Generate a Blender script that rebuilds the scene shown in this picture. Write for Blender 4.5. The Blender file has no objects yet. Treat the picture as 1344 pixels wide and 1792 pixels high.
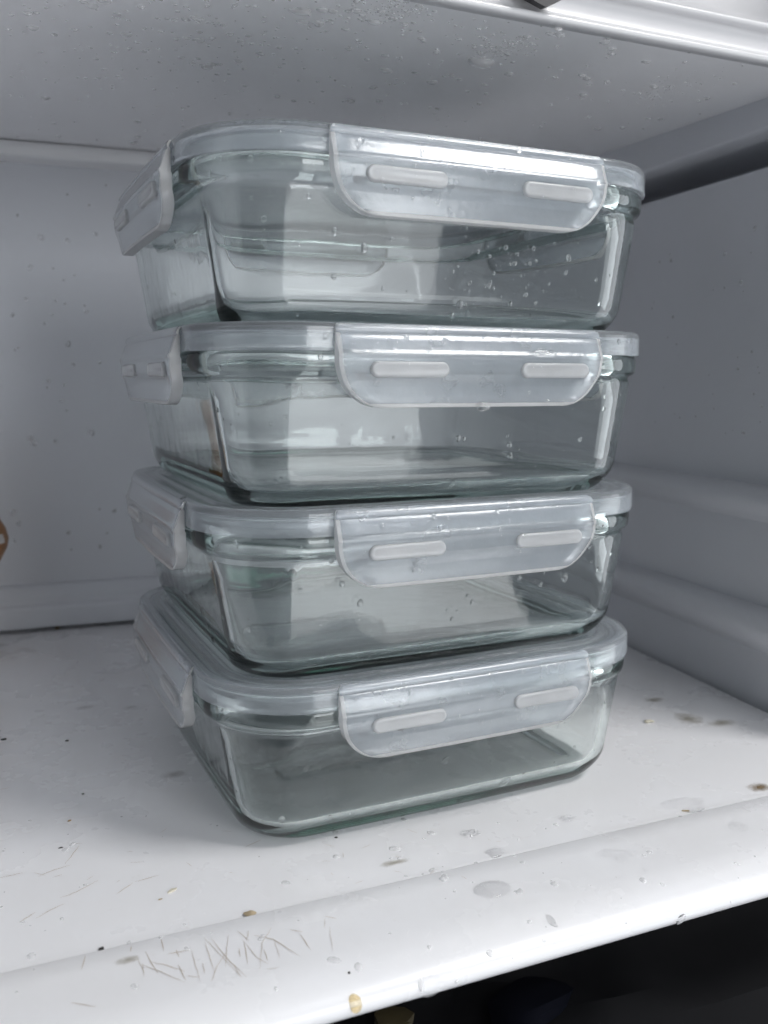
import bpy, bmesh, math, random
from mathutils import Vector, Matrix
from mathutils.bvhtree import BVHTree

S = bpy.context.scene
C = S.collection
random.seed(11)

# ------------------------------------------------------------------ camera
CAM = Vector((-0.12106, -0.30616, -0.08811))
RT = Vector((0.9077, -0.4195, 0.0027)).normalized()
FW = Vector((0.4154, 0.8979, -0.1458)).normalized()
UP = RT.cross(FW).normalized()
FPX = 1581.78
cam_d = bpy.data.cameras.new('camera')
cam_d.sensor_fit = 'VERTICAL'
cam_d.sensor_height = 36.0
cam_d.lens = FPX / 1792 * 36
cam_d.clip_start = 0.01
cam_d.clip_end = 50
cam_d.dof.use_dof = True
cam_d.dof.focus_distance = 0.37
cam_d.dof.aperture_fstop = 12
cam = bpy.data.objects.new('camera', cam_d)
cam.matrix_world = Matrix(((RT.x, UP.x, -FW.x, CAM.x), (RT.y, UP.y, -FW.y, CAM.y),
                           (RT.z, UP.z, -FW.z, CAM.z), (0, 0, 0, 1)))
C.objects.link(cam)
S.camera = cam

# ------------------------------------------------------------------ light
w = bpy.data.worlds.new('World')
S.world = w
w.use_nodes = True
bg = w.node_tree.nodes['Background']
bg.inputs[0].default_value = (0.88, 0.93, 1.0, 1)
bg.inputs[1].default_value = 0.17


def area(name, loc, target, sx, sy, power, col):
    d = bpy.data.lights.new(name, 'AREA')
    d.shape = 'RECTANGLE'
    d.size = sx
    d.size_y = sy
    d.energy = power
    d.color = col
    o = bpy.data.objects.new(name, d)
    o.location = loc
    o.rotation_euler = (Vector(target) - Vector(loc)).to_track_quat('-Z', 'Y').to_euler()
    C.objects.link(o)
    return o


# the kitchen's daylight: a window and, below it, a duller glazed door behind the photographer to the right,
# a low side window, an added fill lamp in place of light off the floor, and the ceiling lamp above the open fridge
area('window_light', (0.50, -1.80, 0.40), (0.0, 0.1, -0.05), 0.9, 0.75, 17, (0.95, 0.975, 1.0))
area('door_light', (0.55, -1.80, -0.55), (0.0, 0.1, -0.05), 0.8, 1.1, 5, (0.97, 0.985, 1.0))
area('side_window_light', (1.55, -0.70, -0.20), (0.1, 0.05, -0.05), 0.9, 1.2, 10, (0.92, 0.96, 1.0))
area('floor_bounce_fill', (0.80, -1.72, -1.30), (0.70, -1.2, 0.0), 1.2, 0.8, 7, (0.99, 0.99, 1.0))
area('ceiling_light', (0.80, -0.66, 1.04), (0.05, 0.0, -0.2), 0.50, 0.40, 15.5, (1.0, 0.99, 0.98))

S.view_settings.view_transform = 'Standard'
S.view_settings.look = 'None'
S.view_settings.exposure = 0.0
S.view_settings.gamma = 1.0
S.render.engine = 'CYCLES'
cy = S.cycles
cy.max_bounces = 18
cy.diffuse_bounces = 4
cy.glossy_bounces = 12
cy.transmission_bounces = 18
cy.transparent_max_bounces = 32
cy.caustics_reflective = True
cy.caustics_refractive = True
cy.blur_glossy = 0.4
cy.sample_clamp_indirect = 0
cy.use_denoising = True
cy.use_adaptive_sampling = True
cy.adaptive_threshold = 0.045
cy.use_light_tree = False
try:
    cy.denoiser = 'OPENIMAGEDENOISE'
except Exception:
    pass


# ------------------------------------------------------------------ helpers
def ray(px, py):
    return (RT * ((px - 672) / FPX) + UP * (-(py - 896) / FPX) + FW)


def at_z(px, py, z):
    d = ray(px, py)
    return CAM + d * ((z - CAM.z) / d.z)


def at_plane(px, py, p0, n):
    d = ray(px, py)
    return CAM + d * ((Vector(p0) - CAM).dot(n) / d.dot(n))


def tag(o, label=None, cat=None, group=None, kind=None):
    if label:
        o['label'] = label
    if cat:
        o['category'] = cat
    if group:
        o['group'] = group
    if kind:
        o['kind'] = kind
    return o


def mesh_obj(name, verts, faces, mats, parent=None, smooth=True, angle=40, mat_idx=None):
    me = bpy.data.meshes.new(name)
    me.from_pydata([tuple(v) for v in verts], [], faces)
    if not isinstance(mats, (list, tuple)):
        mats = [mats]
    for m in mats:
        me.materials.append(m)
    bm = bmesh.new()
    bm.from_mesh(me)
    bmesh.ops.recalc_face_normals(bm, faces=bm.faces)
    bm.to_mesh(me)
    bm.free()
    if mat_idx:
        for p, i in zip(me.polygons, mat_idx):
            p.material_index = i
    if smooth:
        me.polygons.foreach_set('use_smooth', [True] * len(me.polygons))
        me.set_sharp_from_angle(angle=math.radians(angle))
    me.update()
    o = bpy.data.objects.new(name, me)
    C.objects.link(o)
    if parent:
        o.parent = parent
    return o


def extrude(profile, a, b, closed=True):
    """profile: list of functions-free (offset vec) points swept from point a to point b."""
    n = len(profile)
    V = [Vector(a) + Vector(q) for q in profile] + [Vector(b) + Vector(q) for q in profile]
    F = []
    for i in range(n if closed else n - 1):
        j = (i + 1) % n
        F.append((i, j, n + j, n + i))
    if closed:
        F.append(tuple(range(n)))
        F.append(tuple(range(2 * n - 1, n - 1, -1)))
    return V, F


# ------------------------------------------------------------------ materials
def mat(name):
    m = bpy.data.materials.new(name)
    m.use_nodes = True
    return m, m.node_tree.nodes, m.node_tree.links


def n_new(nt, t, **kw):
    n = nt.new(t)
    for k, v in kw.items():
        if k.startswith('i_'):
            n.inputs[k[2:].replace('_', ' ')].default_value = v
        else:
            setattr(n, k, v)
    return n


def liner(name, col, rough=0.35, dirt=0.5, bump=0.02, spec=0.5):
    """white moulded fridge plastic, a little yellowed and soiled"""
    m, N, L = mat(name)
    b = N['Principled BSDF']
    geo = n_new(N, 'ShaderNodeNewGeometry')
    n1 = n_new(N, 'ShaderNodeTexNoise', i_Scale=14.0, i_Detail=5.0, i_Roughness=0.62)
    n2 = n_new(N, 'ShaderNodeTexNoise', i_Scale=170.0, i_Detail=4.0, i_Roughness=0.7)
    L.new(geo.outputs['Position'], n1.inputs['Vector'])
    L.new(geo.outputs['Position'], n2.inputs['Vector'])
    r1 = n_new(N, 'ShaderNodeMapRange')
    r1.inputs['From Min'].default_value = 0.35
    r1.inputs['From Max'].default_value = 0.75
    r1.inputs['To Min'].default_value = 0.0
    r1.inputs['To Max'].default_value = dirt * 0.35
    L.new(n1.outputs['Fac'], r1.inputs['Value'])
    mx = n_new(N, 'ShaderNodeMixRGB')
    mx.inputs[1].default_value = (*col, 1)
    mx.inputs[2].default_value = (col[0] * 0.82, col[1] * 0.80, col[2] * 0.74, 1)
    L.new(r1.outputs[0], mx.inputs[0])
    r2 = n_new(N, 'ShaderNodeMapRange')
    r2.inputs['From Min'].default_value = 0.66
    r2.inputs['From Max'].default_value = 0.80
    r2.inputs['To Max'].default_value = dirt * 0.28
    L.new(n2.outputs['Fac'], r2.inputs['Value'])
    mx2 = n_new(N, 'ShaderNodeMixRGB')
    mx2.inputs[2].default_value = (col[0] * 0.55, col[1] * 0.5, col[2] * 0.42, 1)
    L.new(mx.outputs[0], mx2.inputs[1])
    L.new(r2.outputs[0], mx2.inputs[0])
    L.new(mx2.outputs[0], b.inputs['Base Color'])
    rr = n_new(N, 'ShaderNodeMapRange')
    rr.inputs['To Min'].default_value = rough * 0.75
    rr.inputs['To Max'].default_value = rough * 1.3
    L.new(n1.outputs['Fac'], rr.inputs['Value'])
    L.new(rr.outputs[0], b.inputs['Roughness'])
    b.inputs['Specular IOR Level'].default_value = spec
    bp = n_new(N, 'ShaderNodeBump')
    bp.inputs['Strength'].default_value = bump
    bp.inputs['Distance'].default_value = 0.002
    L.new(n2.outputs['Fac'], bp.inputs['Height'])
    L.new(bp.outputs[0], b.inputs['Normal'])
    return m


M_shelf = liner('shelf_plastic', (0.82, 0.82, 0.84), 0.27, 0.6)
M_wall = liner('liner_plastic', (0.69, 0.705, 0.745), 0.42, 0.45, 0.05)
M_upper = liner('upper_shelf_plastic', (0.88, 0.88, 0.90), 0.34, 0.08, 0.02, 0.6)
M_rail = liner('rail_plastic', (0.90, 0.90, 0.91), 0.3, 0.05)
M_trim = liner('trim_plastic', (0.56, 0.56, 0.575), 0.30, 0.15)


def glass_mat():
    m, N, L = mat('green_tinted_glass')
    b = N['Principled BSDF']
    b.inputs['Base Color'].default_value = (1, 1, 1, 1)
    b.inputs['Transmission Weight'].default_value = 1
    b.inputs['Roughness'].default_value = 0.0
    b.inputs['IOR'].default_value = 1.5
    va = n_new(N, 'ShaderNodeVolumeAbsorption')
    va.inputs['Color'].default_value = (0.28, 0.70, 0.58, 1)
    va.inputs['Density'].default_value = 15.0
    L.new(va.outputs[0], N['Material Output'].inputs['Volume'])
    geo = n_new(N, 'ShaderNodeNewGeometry')
    n1 = n_new(N, 'ShaderNodeTexNoise', i_Scale=45.0, i_Detail=2.0)
    L.new(geo.outputs['Position'], n1.inputs['Vector'])
    bp = n_new(N, 'ShaderNodeBump')
    bp.inputs['Strength'].default_value = 0.03
    bp.inputs['Distance'].default_value = 0.004
    L.new(n1.outputs['Fac'], bp.inputs['Height'])
    L.new(bp.outputs[0], b.inputs['Normal'])
    # faint film of moisture and dish-water marks
    n2 = n_new(N, 'ShaderNodeTexNoise', i_Scale=38.0, i_Detail=5.0, i_Roughness=0.6)
    L.new(geo.outputs['Position'], n2.inputs['Vector'])
    mr = n_new(N, 'ShaderNodeMapRange')
    mr.inputs['From Min'].default_value = 0.30
    mr.inputs['From Max'].default_value = 0.75
    mr.inputs['To Min'].default_value = 0.0
    mr.inputs['To Max'].default_value = 0.014
    L.new(n2.outputs['Fac'], mr.inputs['Value'])
    df = n_new(N, 'ShaderNodeBsdfDiffuse')
    df.inputs['Color'].default_value = (0.9, 0.92, 0.92, 1)
    mx = n_new(N, 'ShaderNodeMixShader')
    L.new(mr.outputs[0], mx.inputs[0])
    L.new(b.outputs[0], mx.inputs[1])
    L.new(df.outputs[0], mx.inputs[2])
    L.new(mx.outputs[0], N['Material Output'].inputs['Surface'])
    return m


def plastic_mat(name, col, scatter, rough, bump=0.15):
    """milky polypropylene: part of the light passes slightly blurred, part is scattered"""
    m, N, L = mat(name)
    b = N['Principled BSDF']
    b.inputs['Base Color'].default_value = (0.965, 0.98, 1.0, 1)
    b.inputs['Transmission Weight'].default_value = 1
    b.inputs['Roughness'].default_value = rough
    b.inputs['IOR'].default_value = 1.42
    df = n_new(N, 'ShaderNodeBsdfDiffuse')
    df.inputs['Color'].default_value = (*col, 1)
    tr = n_new(N, 'ShaderNodeBsdfTranslucent')
    tr.inputs['Color'].default_value = (*col, 1)
    ms = n_new(N, 'ShaderNodeMixShader')
    ms.inputs[0].default_value = 0.5
    L.new(df.outputs[0], ms.inputs[1])
    L.new(tr.outputs[0], ms.inputs[2])
    geo = n_new(N, 'ShaderNodeNewGeometry')
    n1 = n_new(N, 'ShaderNodeTexNoise', i_Scale=60.0, i_Detail=4.0)
    n2 = n_new(N, 'ShaderNodeTexNoise', i_Scale=420.0, i_Detail=2.0)
    L.new(geo.outputs['Position'], n1.inputs['Vector'])
    L.new(geo.outputs['Position'], n2.inputs['Vector'])
    mr = n_new(N, 'ShaderNodeMapRange')
    mr.inputs['To Min'].default_value = scatter * 0.8
    mr.inputs['To Max'].default_value = scatter * 1.2
    L.new(n1.outputs['Fac'], mr.inputs['Value'])
    mix = n_new(N, 'ShaderNodeMixShader')
    L.new(mr.outputs[0], mix.inputs[0])
    L.new(b.outputs[0], mix.inputs[1])
    L.new(ms.outputs[0], mix.inputs[2])
    gl = n_new(N, 'ShaderNodeBsdfGlossy')
    gl.inputs['Roughness'].default_value = 0.24
    fr = n_new(N, 'ShaderNodeFresnel')
    fr.inputs['IOR'].default_value = 1.3
    mix2 = n_new(N, 'ShaderNodeMixShader')
    L.new(fr.outputs[0], mix2.inputs[0])
    L.new(mix.outputs[0], mix2.inputs[1])
    L.new(gl.outputs[0], mix2.inputs[2])
    L.new(mix2.outputs[0], N['Material Output'].inputs['Surface'])
    bp = n_new(N, 'ShaderNodeBump')
    bp.inputs['Strength'].default_value = bump
    bp.inputs['Distance'].default_value = 0.0006
    L.new(n2.outputs['Fac'], bp.inputs['Height'])
    for s in (b, df, gl):
        L.new(bp.outputs[0], s.inputs['Normal'])
    return m


M_glass = glass_mat()
M_lid = plastic_mat('milky_lid_plastic', (0.86, 0.925, 0.99), 0.22, 0.10)
M_clip = plastic_mat('milky_clip_plastic', (0.86, 0.925, 0.99), 0.28, 0.13)
M_edge = plastic_mat('edge_lit_white_plastic', (0.95, 0.95, 0.95), 0.55, 0.3)  # whiter rim plastic: light scattered along the clip's edges, put into the colour
M_slot = plastic_mat('thick_milky_slot_plastic', (1.0, 1.0, 1.0), 0.50, 0.20)
M_seal = plastic_mat('silicone_seal', (0.60, 0.68, 0.76), 0.35, 0.3)


def water_mat(name='water', body=0.75, gleam=0.0, tint=(1, 1, 1)):
    """a thin bead of water: most light goes straight to the surface under it, the rest is bent and mirrored"""
    m, N, L = mat(name)
    b = N['Principled BSDF']
    b.inputs['Base Color'].default_value = (*tint, 1)
    b.inputs['Transmission Weight'].default_value = 1
    b.inputs['Roughness'].default_value = 0.03
    b.inputs['IOR'].default_value = 1.33
    tr = n_new(N, 'ShaderNodeBsdfTransparent')
    mx = n_new(N, 'ShaderNodeMixShader')
    mx.inputs[0].default_value = body
    L.new(tr.outputs[0], mx.inputs[1])
    L.new(b.outputs[0], mx.inputs[2])
    # white diffuse share: the gleam of light gathered in a bead, put into colour
    df = n_new(N, 'ShaderNodeBsdfDiffuse')
    df.inputs['Color'].default_value = (0.97 * tint[0], 0.97 * tint[1], 0.98 * tint[2], 1)
    tl = n_new(N, 'ShaderNodeBsdfTranslucent')
    tl.inputs['Color'].default_value = (0.97 * tint[0], 0.97 * tint[1], 0.98 * tint[2], 1)
    md = n_new(N, 'ShaderNodeMixShader')
    md.inputs[0].default_value = 0.15
    L.new(df.outputs[0], md.inputs[1])
    L.new(tl.outputs[0], md.inputs[2])
    mx2 = n_new(N, 'ShaderNodeMixShader')
    mx2.inputs[0].default_value = gleam
    L.new(mx.outputs[0], mx2.inputs[1])
    L.new(md.outputs[0], mx2.inputs[2])
    L.new(mx2.outputs[0], N['Material Output'].inputs['Surface'])
    return m


def simple(name, col, rough=0.6, noise=0.3, scale=300.0):
    m, N, L = mat(name)
    b = N['Principled BSDF']
    geo = n_new(N, 'ShaderNodeNewGeometry')
    n1 = n_new(N, 'ShaderNodeTexNoise', i_Scale=scale, i_Detail=4.0)
    L.new(geo.outputs['Position'], n1.inputs['Vector'])
    mx = n_new(N, 'ShaderNodeMixRGB')
    mx.inputs[1].default_value = (*[c * (1 - noise) for c in col], 1)
    mx.inputs[2].default_value = (*[min(1, c * (1 + noise)) for c in col], 1)
    L.new(n1.outputs['Fac'], mx.inputs[0])
    L.new(mx.outputs[0], b.inputs['Base Color'])
    b.inputs['Roughness'].default_value = rough
    return m


M_water = water_mat()
M_bead = water_mat('gleam_water', 0.60, 0.40)
M_wallbead = water_mat('flat_gleam_water', 0.10, 0.42)
M_amberdrop = water_mat('amber_water', 0.6, 0.15, (0.95, 0.80, 0.50))
M_puddle = water_mat('thin_water_film', 0.30, 0.0)
M_scratch = simple('soiled_scratch', (0.46, 0.38, 0.30), 0.7)
M_crumb_brown = simple('brown_crumb', (0.30, 0.20, 0.10), 0.8)
M_crumb_tan = simple('tan_crumb', (0.40, 0.32, 0.21), 0.8)
M_crumb_pale = simple('pale_crumb', (0.62, 0.58, 0.48), 0.7)
M_crumb_dark = simple('dark_crumb', (0.03, 0.028, 0.025), 0.8)
M_stain = simple('dried_brown_stain', (0.36, 0.27, 0.14), 0.5, 0.5)
M_bag = simple('black_film', (0.005, 0.005, 0.006), 0.8, 0.3, 20)
M_bag.node_tree.nodes['Principled BSDF'].inputs['Specular IOR Level'].default_value = 0.15
M_navy = simple('navy_film', (0.002, 0.0025, 0.006), 0.9, 0.2, 20)
M_navy.node_tree.nodes['Principled BSDF'].inputs['Specular IOR Level'].default_value = 0.1
M_yellow = simple('mustard_film', (0.03, 0.021, 0.004), 0.6, 0.2, 20)
M_amber = simple('amber_glaze', (0.34, 0.16, 0.06), 0.35, 0.25, 60)
M_label = simple('pale_paper_label', (0.62, 0.58, 0.56), 0.6, 0.1, 60)
M_darkplastic = simple('dark_grey_plastic', (0.035, 0.033, 0.036), 0.45, 0.2, 80)

# ------------------------------------------------------------------ the fridge
ZS = -0.2745                      # shelf surface
SH = -0.033                       # run of the shelf's front edge in plan
BW0 = Vector((-0.1063, 0.4044, 0))
BWD = Vector((1, -0.093, 0)).normalized()
BWN = Vector((-BWD.y, BWD.x, 0)) * -1      # towards the camera
RW0 = Vector((0.2852, 0.0497, 0))
RWD = Vector((0.0976, 0.9952, 0)).normalized()
RWN = Vector((-RWD.y, RWD.x, 0))           # towards the inside (-x)
# corner of back and right wall
_t = (BW0 - RW0).dot(BWN) / RWD.dot(BWN)
CORNER = RW0 + RWD * _t
LEFT = CORNER - BWD * 0.60                 # far left corner of the cavity


def wall_quad(name, a, b, z0, z1, n, m, thick=0.01):
    a, b = Vector(a), Vector(b)
    V = []
    for q in (a, b):
        for z in (z0, z1):
            V.append(Vector((q.x, q.y, z)))
    for q in (a, b):
        for z in (z0, z1):
            V.append(Vector((q.x, q.y, z)) - n * thick)
    F = [(0, 1, 3, 2), (4, 6, 7, 5), (0, 4, 5, 1), (2, 3, 7, 6), (1, 5, 7, 3), (0, 2, 6, 4)]
    return tag(mesh_obj(name, V, F, m, smooth=False), kind='structure')


back = wall_quad('back_wall', LEFT - BWD * 0.02, CORNER + BWD * 0.02, -0.62, 0.34, BWN, M_wall)
WEND = RW0 - RWD * 0.055
right = wall_quad('right_wall', CORNER + RWD * 0.02, WEND, -0.62, 0.0275, RWN, M_wall, 0.055)
grv = wall_quad('groove_back', CORNER + RWD * 0.02 - RWN * 0.05, WEND - RWN * 0.05, 0.0200, 0.0460, RWN, M_wall)
upr = wall_quad('upper_panel', CORNER + RWD * 0.02, WEND, 0.0440, 0.34, RWN, M_wall, 0.055)
for q_ in (grv, upr):
    del q_['kind']
    q_.parent = right
LWD = (RWD - RWN * 0.0)
leftw = wall_quad('left_wall', LEFT + Vector((0, 0.02, 0)), LEFT - Vector((0.05, 0.50, 0)), -0.62, 0.34, Vector((1, -0.1, 0)).normalized(), M_wall)


def rib(parent, name, p0, d, n, length, prof, m):
    """prof: (proud, z) list, open; closed behind the wall face"""
    pts = [n * -0.004 + Vector((0, 0, prof[0][1]))] + [n * q[0] + Vector((0, 0, q[1])) for q in prof] + [n * -0.004 + Vector((0, 0, prof[-1][1]))]
    V, F = extrude(pts, p0, p0 + d * length)
    o = mesh_obj(name, V, F, m, parent, angle=50)
    return o


def smooth_prof(pts, k=6):
    """Catmull-Rom through the points"""
    out = []
    for i in range(len(pts) - 1):
        p0 = pts[max(i - 1, 0)]; p1 = pts[i]; p2 = pts[i + 1]; p3 = pts[min(i + 2, len(pts) - 1)]
        for s in range(k):
            t = s / k
            out.append(tuple(0.5 * ((2 * b) + (-a + c) * t + (2 * a - 5 * b + 4 * c - d) * t * t + (-a + 3 * b - 3 * c + d) * t ** 3)
                             for a, b, c, d in zip(p0, p1, p2, p3)))
    out.append(pts[-1])
    return out


RP = RW0 - RWD * 0.050
RL = (CORNER - RP).length + 0.004
# moulded ledges on the right wall
rib(right, 'ledge', RP, RWD, RWN, RL, smooth_prof([(0.0, -0.1470), (0.007, -0.1487), (0.0105, -0.1515), (0.0115, -0.156), (0.008, -0.162), (0.002, -0.1665), (0.0, -0.168)]), M_wall)
rib(right, 'ledge', RP, RWD, RWN, RL, smooth_prof([(0.0, -0.2160), (0.008, -0.2180), (0.0115, -0.2215), (0.0125, -0.2275), (0.009, -0.235), (0.002, -0.241), (0.0, -0.2425)]), M_wall)
# rail that carries the upper shelf
rib(right, 'shelf_rail', RP, RWD, RWN, RL, smooth_prof([(0.0, 0.0755), (0.0095, 0.0745), (0.0112, 0.0720), (0.0118, 0.0600), (0.0112, 0.0475), (0.0095, 0.0442), (0.0, 0.0434)], 4), M_wall)
# shallow vertical moulding of the back wall, and the lip along its foot
for u in (0.112, 0.31):
    q = LEFT + BWD * u
    pts = [(0, -0.24), (0.0, 0.06)]
    V, F = [], []
    pr = smooth_prof([(0.0, 0.0), (0.006, 0.0012), (0.014, 0.0012), (0.020, 0.0)], 5)
    n = len(pr)
    for z in (-0.245, 0.052):
        for a, h in pr:
            V.append(q + BWD * a + BWN * (h - 0.0004) + Vector((0, 0, z)))
    for i in range(n - 1):
        F.append((i, i + 1, n + i + 1, n + i))
    mesh_obj('moulding', V, F, M_wall, back)
rib(back, 'foot_lip', LEFT + BWD * 0.004, BWD, BWN, 0.59, smooth_prof([(0.0, -0.240), (0.005, -0.2415), (0.0085, -0.2475), (0.009, -0.253), (0.0115, -0.2555), (0.0125, -0.259), (0.012, -0.2700), (0.0105, -0.2712)], 5), M_wall)
rib(back, 'shelf_rail', LEFT + BWD * 0.004, BWD, BWN, 0.59, smooth_prof([(0.0, 0.0725), (0.016, 0.0720), (0.020, 0.0690), (0.0205, 0.0640), (0.018, 0.0612), (0.0, 0.0605)], 5), M_rail)


# the shelf: main sheet, a fine step, then the raised front lip rolling over a rounded nose
def shelf_profile():
    P = [(0.46, ZS), (0.30, ZS), (0.12, ZS), (0.03, ZS), (-0.0200, ZS), (-0.0222, ZS - 0.0002), (-0.0229, ZS - 0.0007), (-0.0234, ZS - 0.0004), (-0.0238, ZS + 0.0011), (-0.0248, ZS + 0.0015)]
    P += [(-0.034, ZS + 0.0014), (-0.046, ZS + 0.0011)]
    # nose
    for k in range(1, 19):
        a = math.radians(90 - k * 8.2)
        P.append((-0.0505 - 0.0215 * math.cos(a), ZS - 0.0075 + 0.0086 * math.sin(a)))
    P += [(-0.058, ZS - 0.0152), (-0.050, ZS - 0.0140), (-0.04, ZS - 0.0100), (0.0, ZS - 0.009), (0.46, ZS - 0.009)]
    return P


P = shelf_profile()
xs = [-0.42 + i * 0.02 for i in range(43)]
V, F = [], []
n = len(P)
for x in xs:
    for (y, z) in P:
        yy = y + (SH * x if y < 0.1 else 0)
        V.append((x, yy, z))
for i in range(len(xs) - 1):
    for j in range(n):
        k = (j + 1) % n
        F.append((i * n + j, i * n + k, (i + 1) * n + k, (i + 1) * n + j))
F.append(tuple(range(n)))
F.append(tuple((len(xs) - 1) * n + j for j in range(n - 1, -1, -1)))
# keep the shelf inside the walls
for i, v in enumerate(V):
    x, y, z = v
    xr = RW0.x + (y - RW0.y) * RWD.x / RWD.y - 0.0035
    if x > xr:
        V[i] = (xr, y, z)
shelf = mesh_obj('fridge_shelf', V, F, M_shelf, angle=35)
tag(shelf, kind='structure')

# the upper shelf: sloping underside and a moulded trim along its front
USL = -0.0238


def zc(y):
    return 0.0568 + 0.04 * y


y0 = 0.0296
UP_P = [(0.0, 0.0), (0.37, 0.0148), (0.37, 0.05), (0.02, 0.04)]
tp = smooth_prof([(0.0035, 0.0), (0.0008, -0.0002), (-0.0012, 0.0006), (-0.0012, 0.0026), (0.0008, 0.0036)], 4)
tp += [(0.0016, 0.0058), (0.0020, 0.0118)]
tp += smooth_prof([(0.0008, 0.0130), (-0.0016, 0.0140), (-0.0020, 0.0158), (-0.0002, 0.0174), (0.0030, 0.0182)], 4)
tp += [(0.0085, 0.0215), (0.0190, 0.0290), (0.0240, 0.0420), (0.030, 0.0420), (0.030, 0.0070)]
V, F = [], []
xs2 = [-0.36, 0.30]
# slab
slab = [(0.0035, 0.0002), (0.376, 0.0150), (0.376, 0.0300), (0.012, 0.0200)]
for x in xs2:
    for (y, z) in slab:
        V.append((x, y0 + y + USL * x, 0.0568 + 0.04 * y0 + z))
n = len(slab)
F = [(j, (j + 1) % n, n + (j + 1) % n, n + j) for j in range(n)] + [tuple(range(n)), tuple(range(2 * n - 1, n - 1, -1))]
upper = mesh_obj('upper_shelf', V, F, M_upper, smooth=False)
tag(upper, kind='structure')
V = []
for x in xs2:
    for (y, z) in tp:
        V.append((x, y0 + y + USL * x, 0.0568 + 0.04 * y0 + z - 0.0004))
n = len(tp)
F = [(j, (j + 1) % n, n + (j + 1) % n, n + j) for j in range(n)] + [tuple(range(n)), tuple(range(2 * n - 1, n - 1, -1))]
mesh_obj('front_trim', V, F, M_trim, upper, angle=50)


# ------------------------------------------------------------------ the containers
HALF, RAD, HGT = 0.1033, 0.042, 0.0705
NC, NS = 12, 10


def ring(inset, z, rx=0.0):
    """rounded square, offset inwards by inset"""
    h = HALF - inset
    r = max(RAD - rx - inset * 0.95, 0.004)
    if h < r:
        r = h * 0.9
    pts = []
    for q in range(4):
        a0 = math.radians(-90 + q * 90)
        cx = (h - r) * (1 if q in (0, 1) else -1)
        cyy = (h - r) * (1 if q in (1, 2) else -1)
        for k in range(NC):
            a = a0 + math.radians(90) * (k / NC)
            pts.append((cx + r * math.cos(a), cyy + r * math.sin(a), z))
        a = a0 + math.radians(90)
        ex, ey = cx + r * math.cos(a), cyy + r * math.sin(a)
        q2 = (q + 1) % 4
        cx2 = (h - r) * (1 if q2 in (0, 1) else -1)
        cy2 = (h - r) * (1 if q2 in (1, 2) else -1)
        fx, fy = cx2 + r * math.cos(a), cy2 + r * math.sin(a)
        for k in range(NS):
            t = k / NS
            bow = 0.0007 * 4 * t * (1 - t)
            pts.append((ex + (fx - ex) * t + bow * math.cos(a), ey + (fy - ey) * t + bow * math.sin(a), z))
    return pts


def loft(profile, closed_loop=False, cap_start=None, cap_end=None, rx=None):
    V, F = [], []
    n = len(ring(0, 0))
    for (i, z) in profile:
        V += ring(i / 1000, z / 1000, rx(z) if rx else 0.0)
    m = len(profile)
    for k in range(m if closed_loop else m - 1):
        k2 = (k + 1) % m
        for j in range(n):
            j2 = (j + 1) % n
            F.append((k * n + j, k * n + j2, k2 * n + j2, k2 * n + j))
    if cap_start is not None:
        c = len(V)
        V.append((0, 0, cap_start / 1000))
        F += [(j, (j + 1) % n, c) for j in range(n)]
    if cap_end is not None:
        c = len(V)
        V.append((0, 0, cap_end / 1000))
        b = (m - 1) * n
        F += [(b + j, b + (j + 1) % n, c) for j in range(n)]
    return V, F


BOWL = [(70, 0.9), (34, 0.9), (28, 0.8), (25.5, 0.2), (23.5, 0.0), (21.5, 0.25), (19, 1.1), (17, 2.3), (15.2, 4.0), (13.8, 6.4), (12.7, 9.5), (12.0, 13), (11.0, 20),
        (9.6, 30), (8.0, 41), (7.0, 48.5), (6.5, 50.6), (5.2, 51.7), (3.4, 52.3), (2.0, 53.2), (1.2, 54.6), (1.0, 56.6), (1.15, 58.8), (1.9, 60.3), (2.8, 60.9), (3.3, 61.6),
        (3.5, 65.2), (3.9, 66.1), (4.7, 66.5), (6.2, 66.5), (7.0, 66.1), (7.4, 65.0), (8.0, 61.5), (9.4, 56.5), (10.6, 51), (11.9, 42), (13.6, 30), (15.4, 17), (16.4, 12.5), (17.9, 9.4), (20.2, 7.2),
        (23.5, 5.9), (28, 5.3), (36, 5.05), (70, 5.0)]
LID = [(1.6, 60.3), (0.9, 60.15), (0.1, 60.4), (-0.15, 61.0), (0.0, 62.0), (0.05, 68.6), (0.3, 69.5), (1.0, 70.2), (2.0, 70.5), (4.2, 70.5), (4.9, 70.3), (5.6, 69.6), (6.2, 69.3), (9.6, 69.3), (10.2, 69.6), (10.8, 70.1), (11.5, 70.25),
       (12.8, 70.2), (13.5, 69.7), (14.2, 68.7), (15.0, 68.1), (16.2, 67.9), (30, 67.9), (72, 67.9)]
LID_U = [(72, 66.4), (16, 66.4), (13.5, 66.5), (11.2, 66.6), (10.6, 66.0), (10.5, 62.0), (10.2, 61.5), (9.3, 61.5), (9.0, 62.0), (8.85, 66.0), (8.5, 67.6), (3.0, 67.7), (2.2, 67.5), (1.75, 66.5), (1.65, 61.0)]
SEAL = [(3.6, 66.75), (4.0, 66.6), (6.6, 66.6), (7.6, 66.7), (7.9, 67.1), (7.6, 67.5), (3.8, 67.5), (3.5, 67.2)]

CLW = 0.1165


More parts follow.
